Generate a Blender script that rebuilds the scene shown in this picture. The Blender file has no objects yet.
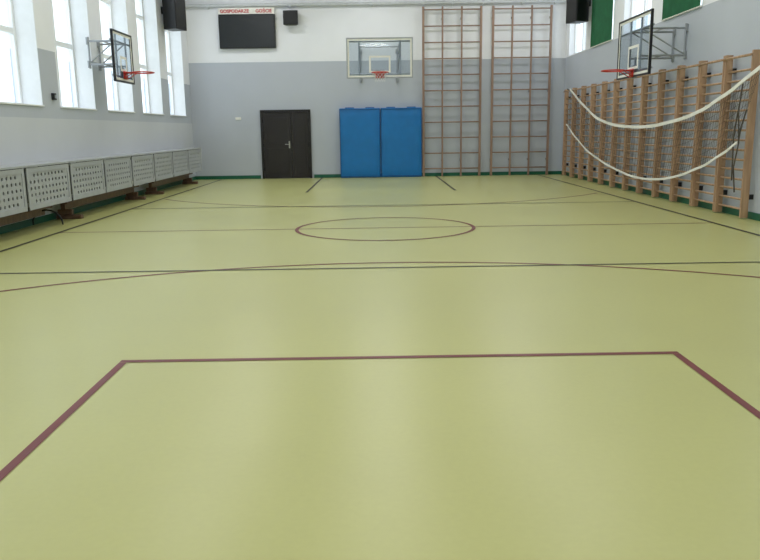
import bpy, bmesh, math
from mathutils import Vector, Matrix
S=bpy.context.scene
COL=S.collection
S.view_settings.view_transform='Standard'
S.view_settings.look='None'

# ---------------------------------------------------------------- materials
def lin(c):
    return tuple(((v/255)/12.92 if v/255<=0.04045 else ((v/255+0.055)/1.055)**2.4) for v in c)+(1.0,)
def mat(name,rgb,rough=0.5,metal=0.0,noise=0.05,scale=8.0,bump=0.0,spec=0.5,coat=0.0):
    m=bpy.data.materials.new(name); m.use_nodes=True
    nt=m.node_tree; b=nt.nodes['Principled BSDF']
    b.inputs['Roughness'].default_value=rough; b.inputs['Metallic'].default_value=metal
    b.inputs['Specular IOR Level'].default_value=spec
    b.inputs['Coat Weight'].default_value=coat
    c=lin(rgb)
    tc=nt.nodes.new('ShaderNodeTexCoord'); n=nt.nodes.new('ShaderNodeTexNoise')
    n.inputs['Scale'].default_value=scale; n.inputs['Detail'].default_value=4
    nt.links.new(tc.outputs['Object'],n.inputs['Vector'])
    r=nt.nodes.new('ShaderNodeValToRGB')
    r.color_ramp.elements[0].position=0.3; r.color_ramp.elements[1].position=0.7
    r.color_ramp.elements[0].color=tuple(v*(1-noise) for v in c[:3])+(1,)
    r.color_ramp.elements[1].color=tuple(min(1,v*(1+noise)) for v in c[:3])+(1,)
    nt.links.new(n.outputs['Fac'],r.inputs['Fac']); nt.links.new(r.outputs['Color'],b.inputs['Base Color'])
    if bump>0:
        bp=nt.nodes.new('ShaderNodeBump'); bp.inputs['Strength'].default_value=bump; bp.inputs['Distance'].default_value=0.01
        nt.links.new(n.outputs['Fac'],bp.inputs['Height']); nt.links.new(bp.outputs['Normal'],b.inputs['Normal'])
    return m
def wood(name,rgb1,rgb2,rough=0.45,scale=(12,12,1.2)):
    m=mat(name,rgb1,rough); nt=m.node_tree
    n=[x for x in nt.nodes if x.type=='TEX_NOISE'][0]; tc=[x for x in nt.nodes if x.type=='TEX_COORD'][0]
    mp=nt.nodes.new('ShaderNodeMapping'); mp.inputs['Scale'].default_value=scale
    nt.links.new(tc.outputs['Object'],mp.inputs['Vector']); nt.links.new(mp.outputs['Vector'],n.inputs['Vector'])
    n.inputs['Scale'].default_value=1.5
    r=[x for x in nt.nodes if x.type=='VALTORGB'][0]
    r.color_ramp.elements[0].color=lin(rgb1); r.color_ramp.elements[1].color=lin(rgb2)
    return m
def emis(name,rgb,st):
    m=bpy.data.materials.new(name); m.use_nodes=True
    b=m.node_tree.nodes['Principled BSDF']; b.inputs['Base Color'].default_value=lin(rgb)
    b.inputs['Emission Color'].default_value=lin(rgb); b.inputs['Emission Strength'].default_value=st
    return m
def glass(name,tint=(235,242,245),gl=0.08):
    m=bpy.data.materials.new(name); m.use_nodes=True; nt=m.node_tree
    for n in list(nt.nodes): nt.nodes.remove(n)
    o=nt.nodes.new('ShaderNodeOutputMaterial'); mx=nt.nodes.new('ShaderNodeMixShader')
    t=nt.nodes.new('ShaderNodeBsdfTransparent'); g=nt.nodes.new('ShaderNodeBsdfGlossy')
    t.inputs['Color'].default_value=lin(tint); g.inputs['Roughness'].default_value=0.05
    mx.inputs['Fac'].default_value=gl
    nt.links.new(t.outputs[0],mx.inputs[1]); nt.links.new(g.outputs[0],mx.inputs[2]); nt.links.new(mx.outputs[0],o.inputs['Surface'])
    return m

def wall_mat(name,levels,rough=0.5):
    m=bpy.data.materials.new(name); m.use_nodes=True; nt=m.node_tree; b=nt.nodes['Principled BSDF']
    b.inputs['Roughness'].default_value=rough
    g=nt.nodes.new('ShaderNodeNewGeometry'); s=nt.nodes.new('ShaderNodeSeparateXYZ')
    nt.links.new(g.outputs['Position'],s.inputs[0])
    mr=nt.nodes.new('ShaderNodeMath'); mr.operation='DIVIDE'; mr.inputs[1].default_value=10
    nt.links.new(s.outputs['Z'],mr.inputs[0])
    r=nt.nodes.new('ShaderNodeValToRGB'); r.color_ramp.interpolation='CONSTANT'
    e=r.color_ramp.elements
    e[0].position=0; e[0].color=lin(levels[0][1])
    e[1].position=levels[0][0]/10; e[1].color=lin(levels[1][1])
    for i in range(2,len(levels)):
        k=e.new(levels[i-1][0]/10); k.color=lin(levels[i][1])
    nt.links.new(mr.outputs[0],r.inputs['Fac'])
    n=nt.nodes.new('ShaderNodeTexNoise'); n.inputs['Scale'].default_value=0.7; n.inputs['Detail'].default_value=6
    nt.links.new(g.outputs['Position'],n.inputs['Vector'])
    m2=nt.nodes.new('ShaderNodeMapRange'); m2.inputs['From Min'].default_value=0.3; m2.inputs['From Max'].default_value=0.7
    m2.inputs['To Min'].default_value=0.93; m2.inputs['To Max'].default_value=1.0
    nt.links.new(n.outputs['Fac'],m2.inputs['Value'])
    mx=nt.nodes.new('ShaderNodeVectorMath'); mx.operation='SCALE'
    nt.links.new(r.outputs['Color'],mx.inputs[0]); nt.links.new(m2.outputs[0],mx.inputs['Scale'])
    nt.links.new(mx.outputs[0],b.inputs['Base Color'])
    n2=nt.nodes.new('ShaderNodeTexNoise'); n2.inputs['Scale'].default_value=40
    nt.links.new(g.outputs['Position'],n2.inputs['Vector'])
    bp=nt.nodes.new('ShaderNodeBump'); bp.inputs['Strength'].default_value=0.15; bp.inputs['Distance'].default_value=0.004
    nt.links.new(n2.outputs['Fac'],bp.inputs['Height']); nt.links.new(bp.outputs['Normal'],b.inputs['Normal'])
    return m

WHITE=(243,244,248); GREY=(190,195,205); LGREY=(208,211,217)
M_wall=wall_mat('painted_wall',[(3.58,GREY),(10,WHITE)])
M_wallL=wall_mat('painted_wall_window_side',[(1.72,LGREY),(2.9,GREY),(10,WHITE)])
M_ceil=mat('ceiling_paint',(238,238,238),0.8,noise=0.02)
M_reveal=mat('white_paint',(240,242,245),0.5,noise=0.02)
M_frame=mat('window_pvc',(240,242,244),0.35,noise=0.01)
M_glass=glass('window_glass',(245,250,252))
M_bglass=glass('backboard_glass',(236,241,245),0.06)
M_green=mat('green_skirting',(18,92,68),0.4)
M_gfab=mat('green_fabric',(30,98,62),0.8,noise=0.15,scale=5)
M_dark=mat('dark_door',(31,26,27),0.4,noise=0.12,scale=3)
M_darkf=mat('door_frame_dark',(22,18,19),0.4)
M_black=mat('black_plastic',(22,23,26),0.45)
M_blackm=mat('black_metal',(34,34,36),0.4,metal=0.3)
M_steel=mat('steel',(165,168,172),0.35,metal=0.6)
M_brass=mat('handle_metal',(190,190,185),0.3,metal=0.9)
M_blue=mat('blue_vinyl',(8,114,184),0.42,noise=0.06,scale=4,bump=0.3)
M_bluelt=mat('blue_vinyl_seam',(10,80,140),0.5)
M_wood=wood('pine_varnished',(160,126,97),(194,160,128))
M_woodr=wood('reddish_wood',(134,108,94),(156,128,110))
M_woodb=wood('bench_wood',(92,70,56),(118,90,72))
M_greym=mat('grey_sheet_metal',(178,181,186),0.4,metal=0.1)
M_greyd=mat('dark_grey_post',(90,92,96),0.5)
M_radd=mat('radiator_enamel',(110,112,115),0.6)
M_orange=mat('rim_red',(196,52,40),0.4)
M_white=mat('white_band',(238,236,228),0.6)
M_netd=mat('net_cord_dark',(84,78,70),0.8)
M_netw=mat('net_cord_white',(225,225,225),0.8)
M_screen=mat('scoreboard_screen',(34,38,42),0.3)
M_red=mat('red_letters',(190,30,45),0.5)
M_lmar=mat('line_maroon',(108,32,33),0.42,noise=0.08)
M_lblk=mat('line_black',(48,42,34),0.42,noise=0.1)
M_lbrn=mat('line_brown',(112,68,46),0.42,noise=0.1)
M_pipe=mat('pipe_paint',(205,208,212),0.5)

def floor_mat():
    m=bpy.data.materials.new('linoleum_sport_floor'); m.use_nodes=True; nt=m.node_tree; b=nt.nodes['Principled BSDF']
    g=nt.nodes.new('ShaderNodeNewGeometry')
    n=nt.nodes.new('ShaderNodeTexNoise'); n.inputs['Scale'].default_value=0.35; n.inputs['Detail'].default_value=8; n.inputs['Roughness'].default_value=0.6
    nt.links.new(g.outputs['Position'],n.inputs['Vector'])
    r=nt.nodes.new('ShaderNodeValToRGB'); r.color_ramp.elements[0].position=0.3; r.color_ramp.elements[1].position=0.7
    r.color_ramp.elements[0].color=lin((181,180,117)); r.color_ramp.elements[1].color=lin((189,188,124))
    nt.links.new(n.outputs['Fac'],r.inputs['Fac'])
    n2=nt.nodes.new('ShaderNodeTexNoise'); n2.inputs['Scale'].default_value=30; n2.inputs['Detail'].default_value=5
    nt.links.new(g.outputs['Position'],n2.inputs['Vector'])
    mr=nt.nodes.new('ShaderNodeMapRange'); mr.inputs['To Min'].default_value=0.96; mr.inputs['To Max'].default_value=1.04
    nt.links.new(n2.outputs['Fac'],mr.inputs['Value'])
    mx=nt.nodes.new('ShaderNodeVectorMath'); mx.operation='SCALE'
    nt.links.new(r.outputs['Color'],mx.inputs[0]); nt.links.new(mr.outputs[0],mx.inputs['Scale'])
    nt.links.new(mx.outputs[0],b.inputs['Base Color'])
    mr2=nt.nodes.new('ShaderNodeMapRange'); mr2.inputs['To Min'].default_value=0.25; mr2.inputs['To Max'].default_value=0.36
    nt.links.new(n.outputs['Fac'],mr2.inputs['Value']); nt.links.new(mr2.outputs[0],b.inputs['Roughness'])
    bp=nt.nodes.new('ShaderNodeBump'); bp.inputs['Strength'].default_value=0.04; bp.inputs['Distance'].default_value=0.002
    nt.links.new(n2.outputs['Fac'],bp.inputs['Height']); nt.links.new(bp.outputs['Normal'],b.inputs['Normal'])
    b.inputs['Specular IOR Level'].default_value=0.42
    return m
M_floor=floor_mat()

# ---------------------------------------------------------------- mesh helpers
def box(bm,x0,x1,y0,y1,z0,z1):
    vs=[bm.verts.new((x,y,z)) for x in (x0,x1) for y in (y0,y1) for z in (z0,z1)]
    for f in ((0,1,3,2),(4,6,7,5),(0,4,5,1),(2,3,7,6),(0,2,6,4),(1,5,7,3)):
        bm.faces.new([vs[i] for i in f])
def cyl(bm,a,b,r,seg=10,r2=None):
    a=Vector(a); b=Vector(b); d=b-a; L=d.length
    q=Vector((0,0,1)).rotation_difference(d.normalized())
    M=Matrix.Translation((a+b)/2)@q.to_matrix().to_4x4()
    bmesh.ops.create_cone(bm,cap_ends=True,segments=seg,radius1=r,radius2=r if r2 is None else r2,depth=L,matrix=M)
def torus(bm,c,R,r,seg=32,ms=8):
    rings=[]
    for i in range(seg):
        a=2*math.pi*i/seg; ring=[]
        for j in range(ms):
            t=2*math.pi*j/ms
            ring.append(bm.verts.new((c[0]+(R+r*math.cos(t))*math.cos(a),c[1]+(R+r*math.cos(t))*math.sin(a),c[2]+r*math.sin(t))))
        rings.append(ring)
    for i in range(seg):
        for j in range(ms):
            bm.faces.new([rings[i][j],rings[(i+1)%seg][j],rings[(i+1)%seg][(j+1)%ms],rings[i][(j+1)%ms]])
def obj(name,bm,m,parent=None,bevel=0.0,smooth=False):
    bmesh.ops.recalc_face_normals(bm,faces=bm.faces)
    me=bpy.data.meshes.new(name); bm.to_mesh(me); bm.free()
    if smooth:
        for p in me.polygons: p.use_smooth=True
    me.materials.append(m)
    o=bpy.data.objects.new(name,me); COL.objects.link(o)
    if parent: o.parent=parent
    if bevel>0:
        b=o.modifiers.new('bevel','BEVEL'); b.width=bevel; b.segments=2; b.limit_method='ANGLE'
    return o
def boxobj(name,dims,m,parent=None,bevel=0.0):
    bm=bmesh.new(); box(bm,*dims); return obj(name,bm,m,parent,bevel)
def empty(name,loc=(0,0,0),rz=0):
    e=bpy.data.objects.new(name,None); e.location=loc; e.rotation_euler=(0,0,rz); e.empty_display_size=0.2
    COL.objects.link(e); return e
def curveobj(name,paths,r,m,parent=None,res=2):
    cu=bpy.data.curves.new(name,'CURVE'); cu.dimensions='3D'; cu.bevel_depth=r; cu.bevel_resolution=res
    for p in paths:
        s=cu.splines.new('POLY'); s.points.add(len(p)-1)
        for i,q in enumerate(p): s.points[i].co=(q[0],q[1],q[2],1)
    cu.materials.append(m)
    o=bpy.data.objects.new(name,cu); COL.objects.link(o)
    if parent: o.parent=parent
    return o

# ---------------------------------------------------------------- room
XL,XR,YB,YF,H=-5.72,6.0,-3.0,24.2,6.2
WT=0.38
boxobj('floor',(XL-0.5,XR+0.3,YB-0.3,YF+0.3,-0.2,0),M_floor)
boxobj('ceiling',(XL-0.5,XR+0.3,YB-0.3,YF+0.3,H,H+0.2),M_ceil)
boxobj('wall_back',(XL-0.5,XR+0.3,YB-0.3,YB,0,H),M_wall)
boxobj('wall_front',(XL-0.5,XR+0.3,YF,YF+0.3,0,H),M_wall)
SILL,HEAD=1.95,5.6
ends=[23.45-2.52*i for i in range(10)]
wins=sorted([(e-1.8,e) for e in ends])
bm=bmesh.new()
x0=XL-WT-0.1
box(bm,x0,XL,YB,YF,0,SILL); box(bm,x0,XL,YB,YF,HEAD,H)
y=YB
for a,b in wins:
    box(bm,x0,XL,y,a,SILL,HEAD); y=b
box(bm,x0,XL,y,YF,SILL,HEAD)
obj('wall_left',bm,M_wallL)
for i,(a,b) in enumerate(wins):
    e=empty('window_%d'%(i+1),(XL-WT,(a+b)/2,SILL))
    w=(b-a)/2; h=HEAD-SILL
    bm=bmesh.new(); t=0.07
    box(bm,-0.04,0.04,-w,-w+t,0,h); box(bm,-0.04,0.04,w-t,w,0,h)
    box(bm,-0.04,0.04,-w+t,w-t,0,t); box(bm,-0.04,0.04,-w+t,w-t,h-t,h)
    box(bm,-0.04,0.04,-0.05,0.05,t,h-t)
    for z in (1.25,2.5):
        box(bm,-0.038,0.038,-w+t,-0.05,z-0.05,z+0.05); box(bm,-0.038,0.038,0.05,w-t,z-0.05,z+0.05)
    obj('frame',bm,M_frame,e,0.006)
    bm=bmesh.new(); box(bm,-0.005,0.005,-w+t*0.9,w-t*0.9,t*0.9,h-t*0.9); obj('pane',bm,M_glass,e)
    bm=bmesh.new(); box(bm,0.045,WT+0.03,-w+0.002,w-0.002,0.001,0.03); obj('sill_board',bm,M_reveal,e,0.008)
    bm=bmesh.new()
    box(bm,0.042,WT-0.001,w-0.008,w-0.001,0.03,h-0.001); box(bm,0.042,WT-0.001,-w+0.001,-w+0.008,0.03,h-0.001)
    box(bm,0.042,WT-0.001,-w+0.008,w-0.008,h-0.008,h-0.001)
    obj('reveal',bm,M_reveal,e)
rw=[(22.0,23.8),(19.5,21.3),(16.9,18.7),(14.3,16.1),(11.7,13.5),(9.1,10.9)]
rw=sorted(rw); RS,RH=3.62,5.5
bm=bmesh.new(); x1=XR+0.3
box(bm,XR,x1,YB,YF,0,RS); box(bm,XR,x1,YB,YF,RH,H)
y=YB
for a,b in rw:
    box(bm,XR,x1,y,a,RS,RH); y=b
box(bm,XR,x1,y,YF,RS,RH)
obj('wall_right',bm,M_wall)
for i,(a,b) in enumerate(rw):
    e=empty('window_%d'%(i+11),(XR+0.2,(a+b)/2,RS)); w=(b-a)/2; h=RH-RS; t=0.06
    bm=bmesh.new()
    box(bm,-0.04,0.04,-w,-w+t,0,h); box(bm,-0.04,0.04,w-t,w,0,h)
    box(bm,-0.04,0.04,-w+t,w-t,0,t); box(bm,-0.04,0.04,-w+t,w-t,h-t,h); box(bm,-0.04,0.04,-0.04,0.04,t,h-t)
    obj('frame',bm,M_frame,e,0.006)
    bm=bmesh.new(); box(bm,-0.005,0.005,-w+t*0.9,w-t*0.9,t*0.9,h-t*0.9); obj('pane',bm,M_glass,e)
for (a,b) in ((19.5,21.3),(14.3,16.1),(11.7,13.5)):
    e=empty('green_window_blind',(XR-0.03,(a+b)/2,0)); w=(b-a)/2+0.02
    bm=bmesh.new(); n=36; prev=None
    for k in range(n+1):
        yy=-w+2*w*k/n; xx=-0.012*math.cos(k*math.pi)
        v0=bm.verts.new((xx,yy,RS-0.02)); v1=bm.verts.new((xx,yy,RH+0.05))
        if prev: bm.faces.new([prev[0],v0,v1,prev[1]])
        prev=(v0,v1)
    o=obj('fabric',bm,M_gfab,e); s=o.modifiers.new('s','SOLIDIFY'); s.thickness=0.004
    bm=bmesh.new(); cyl(bm,(0,-w,RH+0.06),(0,w,RH+0.06),0.02); cyl(bm,(0,-w,RS-0.02),(0,w,RS-0.02),0.015)
    obj('rail',bm,M_white,e)
DX0,DX1=-3.57,-1.99
bm=bmesh.new(); box(bm,XL,DX0-0.06,YF-0.02,YF,0,0.11); box(bm,DX1+0.06,XR,YF-0.02,YF,0,0.11); obj('baseboard_front',bm,M_green)
boxobj('baseboard_left',(XL,XL+0.02,YB,YF-0.02,0,0.11),M_green)
boxobj('baseboard_right',(XR-0.02,XR,YB,YF-0.02,0,0.11),M_green)
boxobj('baseboard_back',(XL+0.02,XR-0.02,YB,YB+0.02,0,0.11),M_green)
bm=bmesh.new(); cyl(bm,(XL,YF-0.1,5.26),(XR,YF-0.1,5.26),0.05,12)
for x in (-5,-2.5,0,1.6,2.45,3.4,4.6,5.6): box(bm,x-0.02,x+0.02,YF-0.15,YF,5.18,5.3)
obj('trim_1',bm,M_pipe)

# ---------------------------------------------------------------- court lines
CX=0.15; CY=11.45
def strip(bm,p,q,w,z):
    p=Vector(p); q=Vector(q); d=(q-p).normalized(); n=Vector((-d.y,d.x))*w/2
    bm.faces.new([bm.verts.new((a.x,a.y,z)) for a in (p-n,q-n,q+n,p+n)])
def arc(bm,c,R,w,a0,a1,z,n=96):
    pr=None
    for i in range(n+1):
        a=a0+(a1-a0)*i/n
        v=[bm.verts.new((c[0]+(R+s*w/2)*math.cos(a),c[1]+(R+s*w/2)*math.sin(a),z)) for s in (-1,1)]
        if pr: bm.faces.new([pr[0],pr[1],v[1],v[0]])
        pr=v
SL,SR=-4.85,5.2
bm=bmesh.new()
kx0,kx1=-1.67,1.97
strip(bm,(kx0-0.025,4.76),(kx1+0.025,4.76),0.055,0.003)
strip(bm,(kx0,4.73),(kx0,-1.1),0.05,0.003); strip(bm,(kx1,4.73),(kx1,-1.1),0.05,0.003)
arc(bm,(CX,CY),1.35,0.055,0,2*math.pi,0.004)
th=math.asin(4.9/6.25)
arc(bm,(CX,2.11),6.25,0.05,math.pi/2-th,math.pi/2+th,0.003)
strip(bm,(SL,-1.1),(SR,-1.1),0.05,0.002)
obj('floor_marking_basketball',bm,M_lmar)
bm=bmesh.new()
arc(bm,(CX,20.95),6.25,0.06,-math.pi/2-th,-math.pi/2+th,0.003)
strip(bm,(SL,CY),(SR,CY),0.05,0.002)
obj('floor_marking_centre',bm,M_lbrn)
bm=bmesh.new()
strip(bm,(SL,YB+0.3),(SL,YF-0.3),0.055,0.005); strip(bm,(SR,YB+0.3),(SR,YF-0.3),0.055,0.005)
strip(bm,(SL-0.55,8.04),(SR+0.6,8.04),0.045,0.0045)
strip(bm,(SL,14.95),(SR,14.95),0.045,0.0045)
strip(bm,(kx0,18.4),(kx0,YF-0.05),0.055,0.0045); strip(bm,(kx1,18.4),(kx1,YF-0.05),0.055,0.0045)
obj('floor_marking_volleyball',bm,M_lblk)

# ---------------------------------------------------------------- door
d=empty('door_1',((DX0+DX1)/2,YF,0)); w=(DX1-DX0)/2; dh=2.14
bm=bmesh.new(); box(bm,-w,-w+0.07,-0.07,-0.001,0,dh); box(bm,w-0.07,w,-0.07,-0.001,0,dh); box(bm,-w+0.07,w-0.07,-0.07,-0.001,dh-0.07,dh)
obj('frame',bm,M_darkf,d,0.005)
sp=0.18
for nm,a,b in (('leaf_1',-w+0.075,sp-0.004),('leaf_2',sp+0.004,w-0.075)):
    bm=bmesh.new(); box(bm,a,b,-0.045,-0.005,0.01,dh-0.075)
    for z0,z1 in ((0.15,0.95),(1.1,1.9)):
        box(bm,a+0.1,b-0.1,-0.055,-0.044,z0,z1)
    obj(nm,bm,M_dark,d,0.008)
bm=bmesh.new(); box(bm,sp-0.1,sp-0.06,-0.055,-0.045,0.95,1.17); cyl(bm,(sp-0.08,-0.05,1.07),(sp-0.08,-0.1,1.07),0.01); cyl(bm,(sp-0.08,-0.1,1.07),(sp-0.21,-0.1,1.07),0.01)
obj('handle',bm,M_brass,d)
bm=bmesh.new()
for z in (0.3,1.05,1.8):
    cyl(bm,(-w+0.07,-0.075,z-0.05),(-w+0.07,-0.075,z+0.05),0.012); cyl(bm,(w-0.07,-0.075,z-0.05),(w-0.07,-0.075,z+0.05),0.012)
obj('hinges',bm,M_blackm,d)

# ---------------------------------------------------------------- blue mats
for k,(a,b) in enumerate(((-1.07,0.20),(0.215,1.5))):
    e=empty('gym_mat',((a+b)/2,YF-0.04,0)); w=(b-a)/2; mh=2.15; t=0.2
    bm=bmesh.new(); box(bm,-w,w,-t,0,0.0,mh)
    bmesh.ops.subdivide_edges(bm,edges=bm.edges[:],cuts=6,use_grid_fill=True)
    for v in bm.verts:
        if v.co.y<-t+0.001:
            v.co.y-=0.012*math.sin(v.co.x*9+k)*math.sin(v.co.z*5)+0.01
    o=obj('padding',bm,M_blue,e,0.02,True)
    bm=bmesh.new()
    for z in (0.03,mh-0.05): box(bm,-w-0.004,w+0.004,-t-0.028,-t+0.01,z,z+0.025)
    for x in (-w,w-0.02): box(bm,x,x+0.02,-t-0.028,-t+0.01,0.05,mh-0.05)
    obj('piping',bm,M_bluelt,e)
    bm=bmesh.new()
    for x in (-w*0.5,w*0.5): box(bm,x-0.14,x+0.14,-t*0.65,-t*0.35,mh-0.02,mh+0.03)
    obj('handles',bm,M_bluelt,e,0.01)

# ---------------------------------------------------------------- tall climbing frames, far wall
for (a,b) in ((1.56,3.33),(3.70,5.48)):
    e=empty('climbing_frame',(a,YF-0.004,0)); W=b-a; ht=5.14
    bm=bmesh.new()
    for k in range(4):
        x=W*k/3; hw=0.035 if k in (0,3) else 0.025
        box(bm,x-hw,x+hw,-0.2,-0.13,0.0,ht)
    obj('uprights',bm,M_woodr,e,0.006)
    bm=bmesh.new(); z=0.25
    while z<ht:
        cyl(bm,(0,-0.165,z),(W,-0.165,z),0.02,8); z+=0.48
    obj('rungs',bm,M_woodr,e,0,True)
    bm=bmesh.new()
    for k in range(4):
        x=W*k/3
        for z in (0.5,2.6,4.8): box(bm,x-0.02,x+0.02,-0.135,0,z-0.03,z+0.03)
    obj('brackets',bm,M_blackm,e)

# ---------------------------------------------------------------- wall bars, right wall
PW=0.965; Y0=11.85; NB=12; BH=2.6
for k in range(NB):
    ya=Y0+k*PW
    e=empty('wall_bars',(XR,ya,0))
    bm=bmesh.new(); g=0.012
    for yy in (g,PW-g-0.045):
        box(bm,-0.19,-0.07,yy,yy+0.045,0.02,BH)
    obj('uprights',bm,M_wood,e,0.006)
    bm=bmesh.new()
    zs=[0.15+0.155*i for i in range(15)]
    for z in zs: cyl(bm,(-0.13,g+0.02,z),(-0.13,PW-g-0.02,z),0.018,10)
    cyl(bm,(-0.21,g,BH-0.07),(-0.21,PW-g,BH-0.07),0.02,10)
    obj('rungs',bm,M_wood,e,0,True)
    bm=bmesh.new()
    for yy in (g,PW-g-0.045):
        for z in (0.35,2.35): box(bm,-0.07,0,yy+0.005,yy+0.04,z-0.04,z+0.04)
    obj('brackets',bm,M_blackm,e)

# ---------------------------------------------------------------- volleyball net draped on the bars
def lag(pts,t):
    n=len(pts)-1; s=min(t*n,n-1e-6); i=int(s); f=s-i
    P=[pts[max(i-1,0)],pts[i],pts[i+1],pts[min(i+2,n)]]
    out=[]
    for c in range(3):
        p0,p1,p2,p3=(p[c] for p in P)
        out.append(0.5*((2*p1)+(-p0+p2)*f+(2*p0-5*p1+4*p2-p3)*f*f+(-p0+3*p1-3*p2+p3)*f**3))
    return Vector(out)
XN=XR-0.26
top=[(XN,22.5,2.56),(XN,19.6,1.69),(XN,16.7,1.46),(XN,14.1,1.62),(XN,12.5,1.97),(XN,11.0,2.48)]
bot=[(XN-0.02,22.7,1.56),(XN-0.02,20.3,0.84),(XN-0.02,17.2,0.42),(XN-0.02,15.0,0.44),(XN-0.02,13.2,0.77),(XN-0.02,11.95,1.2)]
ne=empty('volleyball_net')
def band(name,pts,hw,mat_,n=80,t0=0,t1=1):
    bm=bmesh.new(); pr=None
    for i in range(n+1):
        p=lag(pts,t0+(t1-t0)*i/n)
        wv=0.01*math.sin(i*0.7)
        v=[bm.verts.new((p.x+wv,p.y,p.z-hw)),bm.verts.new((p.x+wv*0.5,p.y,p.z+hw))]
        if pr: bm.faces.new([pr[0],v[0],v[1],pr[1]])
        pr=v
    o=obj(name,bm,mat_,ne); s=o.modifiers.new('s','SOLIDIFY'); s.thickness=0.012; return o
band('top_tape',top,0.032,M_white); band('bottom_tape',bot,0.022,M_white)
paths=[]
NV=86; NH=9
tt=lambda i: lag(top,0.93*i/NV); bb=lambda i: lag(bot,i/NV)
for i in range(NV+1):
    a,b=tt(i),bb(i); paths.append([a,(a+b)/2+Vector((0.02*math.sin(i),0,0)),b])
for j in range(1,NH):
    f=j/NH; paths.append([tt(i).lerp(bb(i),f) for i in range(0,NV+1)])
curveobj('mesh',paths,0.003,M_netd,ne,0)
curveobj('cords',[[(XN,11.97,2.1),(XN-0.02,12.0,1.7),(XN+0.0,11.96,1.2),(XN-0.01,12.05,0.8),(XN,11.98,0.42)],
                  [(XN,12.02,1.85),(XN-0.03,12.08,1.3),(XN,12.1,0.6)],
                  [(XN,22.5,2.53),(XN,22.8,2.58),(XR-0.2,23.0,2.6)],[(XN,11.0,2.48),(XR,10.7,2.6)],
                  [(XN,11.97,1.2),(XN,11.92,1.45),(XR-0.2,11.9,1.7)]],0.012,M_netd,ne,1)

# ---------------------------------------------------------------- basketball hoops
def hoop(loc,rz,bw,bh,zb,zr,arm,style,sx=None,za=None,zc=None):
    """local: board in XZ plane at y=0, facing -y; wall is at y=+arm"""
    e=empty('basketball_hoop',loc,rz); w=bw/2; t=0.035
    fm=M_steel if style=='far' else M_blackm
    bm=bmesh.new()
    box(bm,-w,-w+t,-0.025,0.025,zb,zb+bh); box(bm,w-t,w,-0.025,0.025,zb,zb+bh)
    box(bm,-w+t,w-t,-0.025,0.025,zb,zb+t); box(bm,-w+t,w-t,-0.025,0.025,zb+bh-t,zb+bh)
    obj('board_frame',bm,fm,e,0.004)
    bm=bmesh.new(); box(bm,-w+t,w-t,-0.006,0.006,zb+t,zb+bh-t); obj('glass_board',bm,M_bglass,e)
    bm=bmesh.new()
    k=min(1,bw/1.8); a=0.295*k; z0=zr+0.02; z1=z0+0.45*k; q=0.05
    for dims in ((-a,a,z0,z0+q),(-a,a,z1-q,z1),(-a,-a+q,z0+q,z1-q),(a-q,a,z0+q,z1-q)):
        box(bm,dims[0],dims[1],-0.012,-0.007,dims[2],dims[3])
    m=0.045
    for dims in ((-w+t,w-t,zb+t,zb+t+m),(-w+t,w-t,zb+bh-t-m,zb+bh-t),(-w+t,-w+t+m,zb+t+m,zb+bh-t-m),(w-t-m,w-t,zb+t+m,zb+bh-t-m)):
        box(bm,dims[0],dims[1],-0.012,-0.007,dims[2],dims[3])
    obj('board_lines',bm,M_white,e)
    R=0.225; rc=(0,-0.15-R-0.01,zr)
    bm=bmesh.new(); torus(bm,rc,R,0.013)
    box(bm,-0.12,0.12,-0.17,-0.03,zr-0.012,zr+0.012); box(bm,-0.12,0.12,-0.035,-0.026,zr-0.13,zr+0.03)
    for s in (-1,1):
        cyl(bm,(s*0.1,-0.035,zr-0.12),(s*0.12,-0.22,zr-0.01),0.008)
    obj('rim',bm,M_orange,e,0,True)
    paths=[]; n=12; lv=[(0,0.225),(0.1,0.19),(0.2,0.155),(0.3,0.135),(0.4,0.14)]
    for s in (-1,1):
        for i in range(n):
            paths.append([(rc[0]+r*math.cos(2*math.pi*(i+s*0.5*j)/n),rc[1]+r*math.sin(2*math.pi*(i+s*0.5*j)/n),zr-dz*0.6) for j,(dz,r) in enumerate(lv)])
    if style=='far': curveobj('net',paths,0.003,M_netw,e,0)
    bm=bmesh.new(); sx=sx or w*0.62; r=0.022 if style=='far' else 0.02
    za=za or zb+0.12; zc=zc or zb+bh-0.1
    for s in (-1,1):
        cyl(bm,(s*sx,0.03,zb),(s*sx,0.03,zb+bh),r)
        for z in (za,zc): cyl(bm,(s*sx,0.03,z),(s*sx,arm,z),r)
        cyl(bm,(s*sx,0.04,zc),(s*sx,arm,za),r*0.7)
        cyl(bm,(s*sx,arm-0.03,za-0.08),(s*sx,arm-0.03,zc+0.08),r)
        box(bm,s*sx-0.05,s*sx+0.05,arm-0.03,arm,za-0.07,za+0.07); box(bm,s*sx-0.05,s*sx+0.05,arm-0.03,arm,zc-0.07,zc+0.07)
    for z in (zb+0.12,zc): cyl(bm,(-w*0.97,0.04,z),(w*0.97,0.04,z),r)
    cyl(bm,(-sx,arm*0.5,za),(sx,arm*0.5,za),r*0.8); cyl(bm,(-sx,arm*0.5,zc),(sx,arm*0.5,zc),r*0.8)
    cyl(bm,(0,0.04,za),(0,0.04,zr),r)
    box(bm,-0.12,0.12,0.02,0.05,zr-0.15,zr+0.1)
    obj('support_structure',bm,M_steel,e)
    return e
hoop((0.19,21.35,0),0,1.83,1.08,2.87,3.0,YF-21.35,'far')
hoop((-5.12,16.0,0),math.radians(90),1.2,1.0,2.5,2.7,abs(XL+5.12),'black',sx=0.3,za=2.85,zc=3.3)
hoop((5.1,15.2,0),math.radians(-90),1.85,1.15,2.42,2.55,XR-5.1,'black',sx=0.3,za=2.8,zc=3.3)

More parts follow.
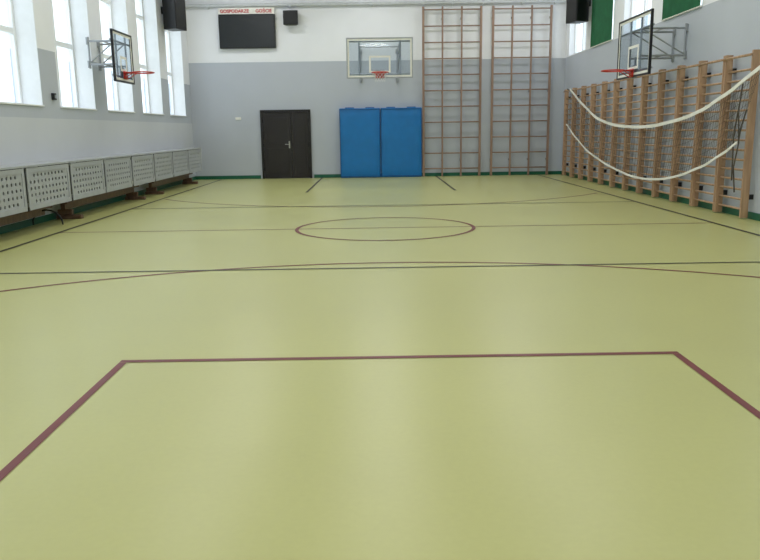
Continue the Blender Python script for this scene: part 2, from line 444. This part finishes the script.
# ---------------------------------------------------------------- scoreboard
e=empty('scoreboard',(-3.84,YF,0))
boxobj('cabinet',(-0.86,0.86,-0.14,-0.001,4.0,5.0),M_black,e,0.01)
boxobj('screen',(-0.82,0.82,-0.15,-0.139,4.04,4.96),M_screen,e)
boxobj('header_sign',(-0.86,0.86,-0.12,-0.001,5.005,5.19),M_white,e)
for txt,x,sz in (('GOSPODARZE',-0.36,0.135),('GOŚCIE',0.53,0.135)):
    c=bpy.data.curves.new('letters','FONT'); c.body=txt; c.size=sz; c.align_x='CENTER'; c.extrude=0.004; c.offset=0.003
    c.materials.append(M_red); o=bpy.data.objects.new('letters',c); COL.objects.link(o); o.parent=e
    o.location=(x,-0.125,5.045); o.rotation_euler=(math.pi/2,0,0)

# ---------------------------------------------------------------- loudspeakers
def speaker(loc,rz,w,dp,h,arm,name='loudspeaker'):
    e=empty(name,loc,rz)
    bm=bmesh.new()
    f=[(-w/2,-dp/2),(w/2,-dp/2),(w*0.36,dp/2),(-w*0.36,dp/2)]
    lo=[bm.verts.new((x,y,0)) for x,y in f]; hi=[bm.verts.new((x,y,h)) for x,y in f]
    bm.faces.new(lo); bm.faces.new(hi)
    for i in range(4): bm.faces.new([lo[i],lo[(i+1)%4],hi[(i+1)%4],hi[i]])
    obj('cabinet',bm,M_black,e,0.015)
    boxobj('grille',(-w*0.45,w*0.45,-dp/2-0.012,-dp/2,h*0.05,h*0.95),M_blackm,e,0.005)
    bm=bmesh.new(); cyl(bm,(0,dp/2-0.05,h*0.55),(0,dp/2+arm,h*0.55),0.025); box(bm,-0.08,0.08,dp/2+arm-0.02,dp/2+arm,h*0.45,h*0.65)
    obj('wall_bracket',bm,M_blackm,e)
speaker((-5.38,21.4,4.22),math.radians(75),0.6,0.42,0.95,0.13)
speaker((5.66,21.6,4.3),math.radians(-75),0.6,0.42,0.95,0.13)
speaker((-2.48,YF-0.2,4.65),0,0.46,0.22,0.42,0.09)

# ---------------------------------------------------------------- radiator covers, left wall
def perforated(bm,y0,y1,z0,z1,x,ny,nz,mar):
    ya,yb,za,zb=y0+mar,y1-mar,z0+mar,z1-mar
    cw=(yb-ya)/ny; ch=(zb-za)/nz; r=min(cw,ch)*0.29
    V={}
    def v(y,z):
        k=(round(y,4),round(z,4))
        if k not in V: V[k]=bm.verts.new((x,y,z))
        return V[k]
    for i in range(ny):
        for j in range(nz):
            cy=ya+(i+.5)*cw; cz=za+(j+.5)*ch
            outer=[(cy+a*cw/2,cz+b*ch/2) for a,b in ((1,0),(1,1),(0,1),(-1,1),(-1,0),(-1,-1),(0,-1),(1,-1))]
            O=[v(*p) for p in outer]
            if (i in (0,ny-1)) and (j in (0,nz-1)):
                bm.faces.new(O); continue
            I=[bm.verts.new((x,cy+r*math.cos(k*math.pi/4),cz+r*math.sin(k*math.pi/4))) for k in range(8)]
            for k in range(8):
                bm.faces.new([O[k],O[(k+1)%8],I[(k+1)%8],I[k]])
    for q in ((y0,y1,z0,za),(y0,y1,zb,z1),(y0,ya,za,zb),(yb,y1,za,zb)):
        bm.faces.new([bm.verts.new((x,a,b)) for a,b in ((q[0],q[2]),(q[1],q[2]),(q[1],q[3]),(q[0],q[3]))])
PL=1.66; XP=-5.2
n0=22.9
for k in range(13):
    yb=n0-k*PL; ya=yb-PL
    e=empty('radiator_cover',(0,0,0))
    bm=bmesh.new(); perforated(bm,ya+0.04,yb-0.04,0.36,0.99,XP,11,5,0.07)
    o=obj('front_grille',bm,M_greym,e); s=o.modifiers.new('s','SOLIDIFY'); s.thickness=0.012; s.offset=1
    bm=bmesh.new(); box(bm,XL+0.002,XP+0.02,ya+0.004,yb-0.004,1.0,1.03)
    obj('casing_top',bm,M_greym,e)
    bm=bmesh.new()
    box(bm,XL+0.002,XP-0.018,ya+0.004,ya+0.03,0.38,1.0); box(bm,XL+0.002,XP-0.018,yb-0.03,yb-0.004,0.38,1.0)
    obj('casing_sides',bm,M_greyd,e)
    bm=bmesh.new()
    box(bm,XL+0.08,XL+0.13,ya+0.12,yb-0.12,0.42,0.92); box(bm,XL+0.2,XL+0.25,ya+0.12,yb-0.12,0.42,0.92)
    j=ya+0.14
    while j<yb-0.14:
        box(bm,XL+0.13,XL+0.2,j,j+0.01,0.45,0.9); j+=0.06
    box(bm,XL+0.001,XL+0.08,ya+0.4,ya+0.44,0.5,0.8); box(bm,XL+0.001,XL+0.08,yb-0.44,yb-0.4,0.5,0.8)
    obj('radiator',bm,M_radd,e)

# ---------------------------------------------------------------- gym benches
def bench(y0,y1,x=-5.32,metal=False):
    e=empty('gym_bench',(x,y0,0)); L=y1-y0
    bm=bmesh.new(); box(bm,-0.13,0.13,0,L,0.28,0.315); obj('seat',bm,M_woodb,e,0.008)
    bm=bmesh.new(); box(bm,-0.04,0.04,0.1,L-0.1,0.17,0.28); obj('beam',bm,M_woodb,e,0.006)
    if not metal:
        bm=bmesh.new()
        for yy in (0.12,L-0.24):
            box(bm,-0.14,0.3,yy,yy+0.12,0.0,0.07); box(bm,-0.12,0.14,yy+0.02,yy+0.1,0.07,0.17)
        obj('legs',bm,M_woodb,e,0.008)
    else:
        ps=[]
        for yy in (0.2,L-0.2):
            ps.append([(0.36,yy,0.012)]+[(0.11+0.25*math.cos(a),yy,0.02+0.24*math.sin(a)) for a in [math.pi*k/10 for k in range(1,10)]]+[(-0.13,yy,0.012)])
        curveobj('legs',ps,0.014,M_blackm,e,2)
bench(8.6,12.6,-5.53,True); bench(13.2,17.3,-5.52); bench(18.4,22.4,-5.5)

# ---------------------------------------------------------------- small fittings
boxobj('power_socket',(-4.35,-4.18,YF-0.03,YF,1.85,1.93),M_white,None,0.005)
e=empty('wall_thermostat',(XL,13.8,0)); boxobj('body',(0.001,0.05,-0.06,0.06,2.08,2.2),M_black,e,0.008); boxobj('dial',(0.05,0.06,-0.03,0.03,2.11,2.17),M_steel,e)

# ---------------------------------------------------------------- luminaires
k=0
for yy in (-0.5,4,8.5,13,17.5,22):
    for xx in (-3.6,0.15,3.9):
        e=empty('ceiling_light',(xx,yy,H))
        bm=bmesh.new(); box(bm,-0.75,0.75,-0.25,0.25,-0.09,-0.001); obj('housing',bm,M_frame,e,0.01)
        boxobj('diffuser',(-0.7,0.7,-0.2,0.2,-0.1,-0.09),emis('lamp_diffuser',(250,252,255),2.0) if k==0 else bpy.data.materials['lamp_diffuser'],e); k+=1
        l=bpy.data.lights.new('tube','AREA'); l.shape='RECTANGLE'; l.size=1.4; l.size_y=0.4; l.energy=38; l.color=(0.98,0.99,1.0)
        o=bpy.data.objects.new('tube',l); COL.objects.link(o); o.parent=e; o.location=(0,0,-0.11)

w=bpy.data.worlds.new('overcast'); S.world=w; w.use_nodes=True
bg=w.node_tree.nodes['Background']; bg.inputs['Color'].default_value=(0.90,0.95,1.0,1); bg.inputs['Strength'].default_value=2.3
for a,b in wins:
    l=bpy.data.lights.new('daylight_portal','AREA'); l.shape='RECTANGLE'; l.size=1.8; l.size_y=HEAD-SILL; l.cycles.is_portal=True
    o=bpy.data.objects.new('daylight_portal',l); COL.objects.link(o); o.location=(XL-WT-0.06,(a+b)/2,(SILL+HEAD)/2)
    o.rotation_euler=Matrix(((0,0,-1),(1,0,0),(0,-1,0))).to_euler()

# ---------------------------------------------------------------- camera
cam=bpy.data.cameras.new('camera'); co=bpy.data.objects.new('camera',cam); COL.objects.link(co)
cam.sensor_width=36; cam.lens=750/760*36; cam.clip_end=200
th=math.atan(150/750); yaw=3.9/750; phi=0.0143
R=Matrix.Rotation(-yaw,4,'Z')@Matrix.Rotation(math.pi/2-th,4,'X')@Matrix.Rotation(-phi,4,'Z')
co.matrix_world=Matrix.Translation((0,0,1.475))@R
S.camera=co
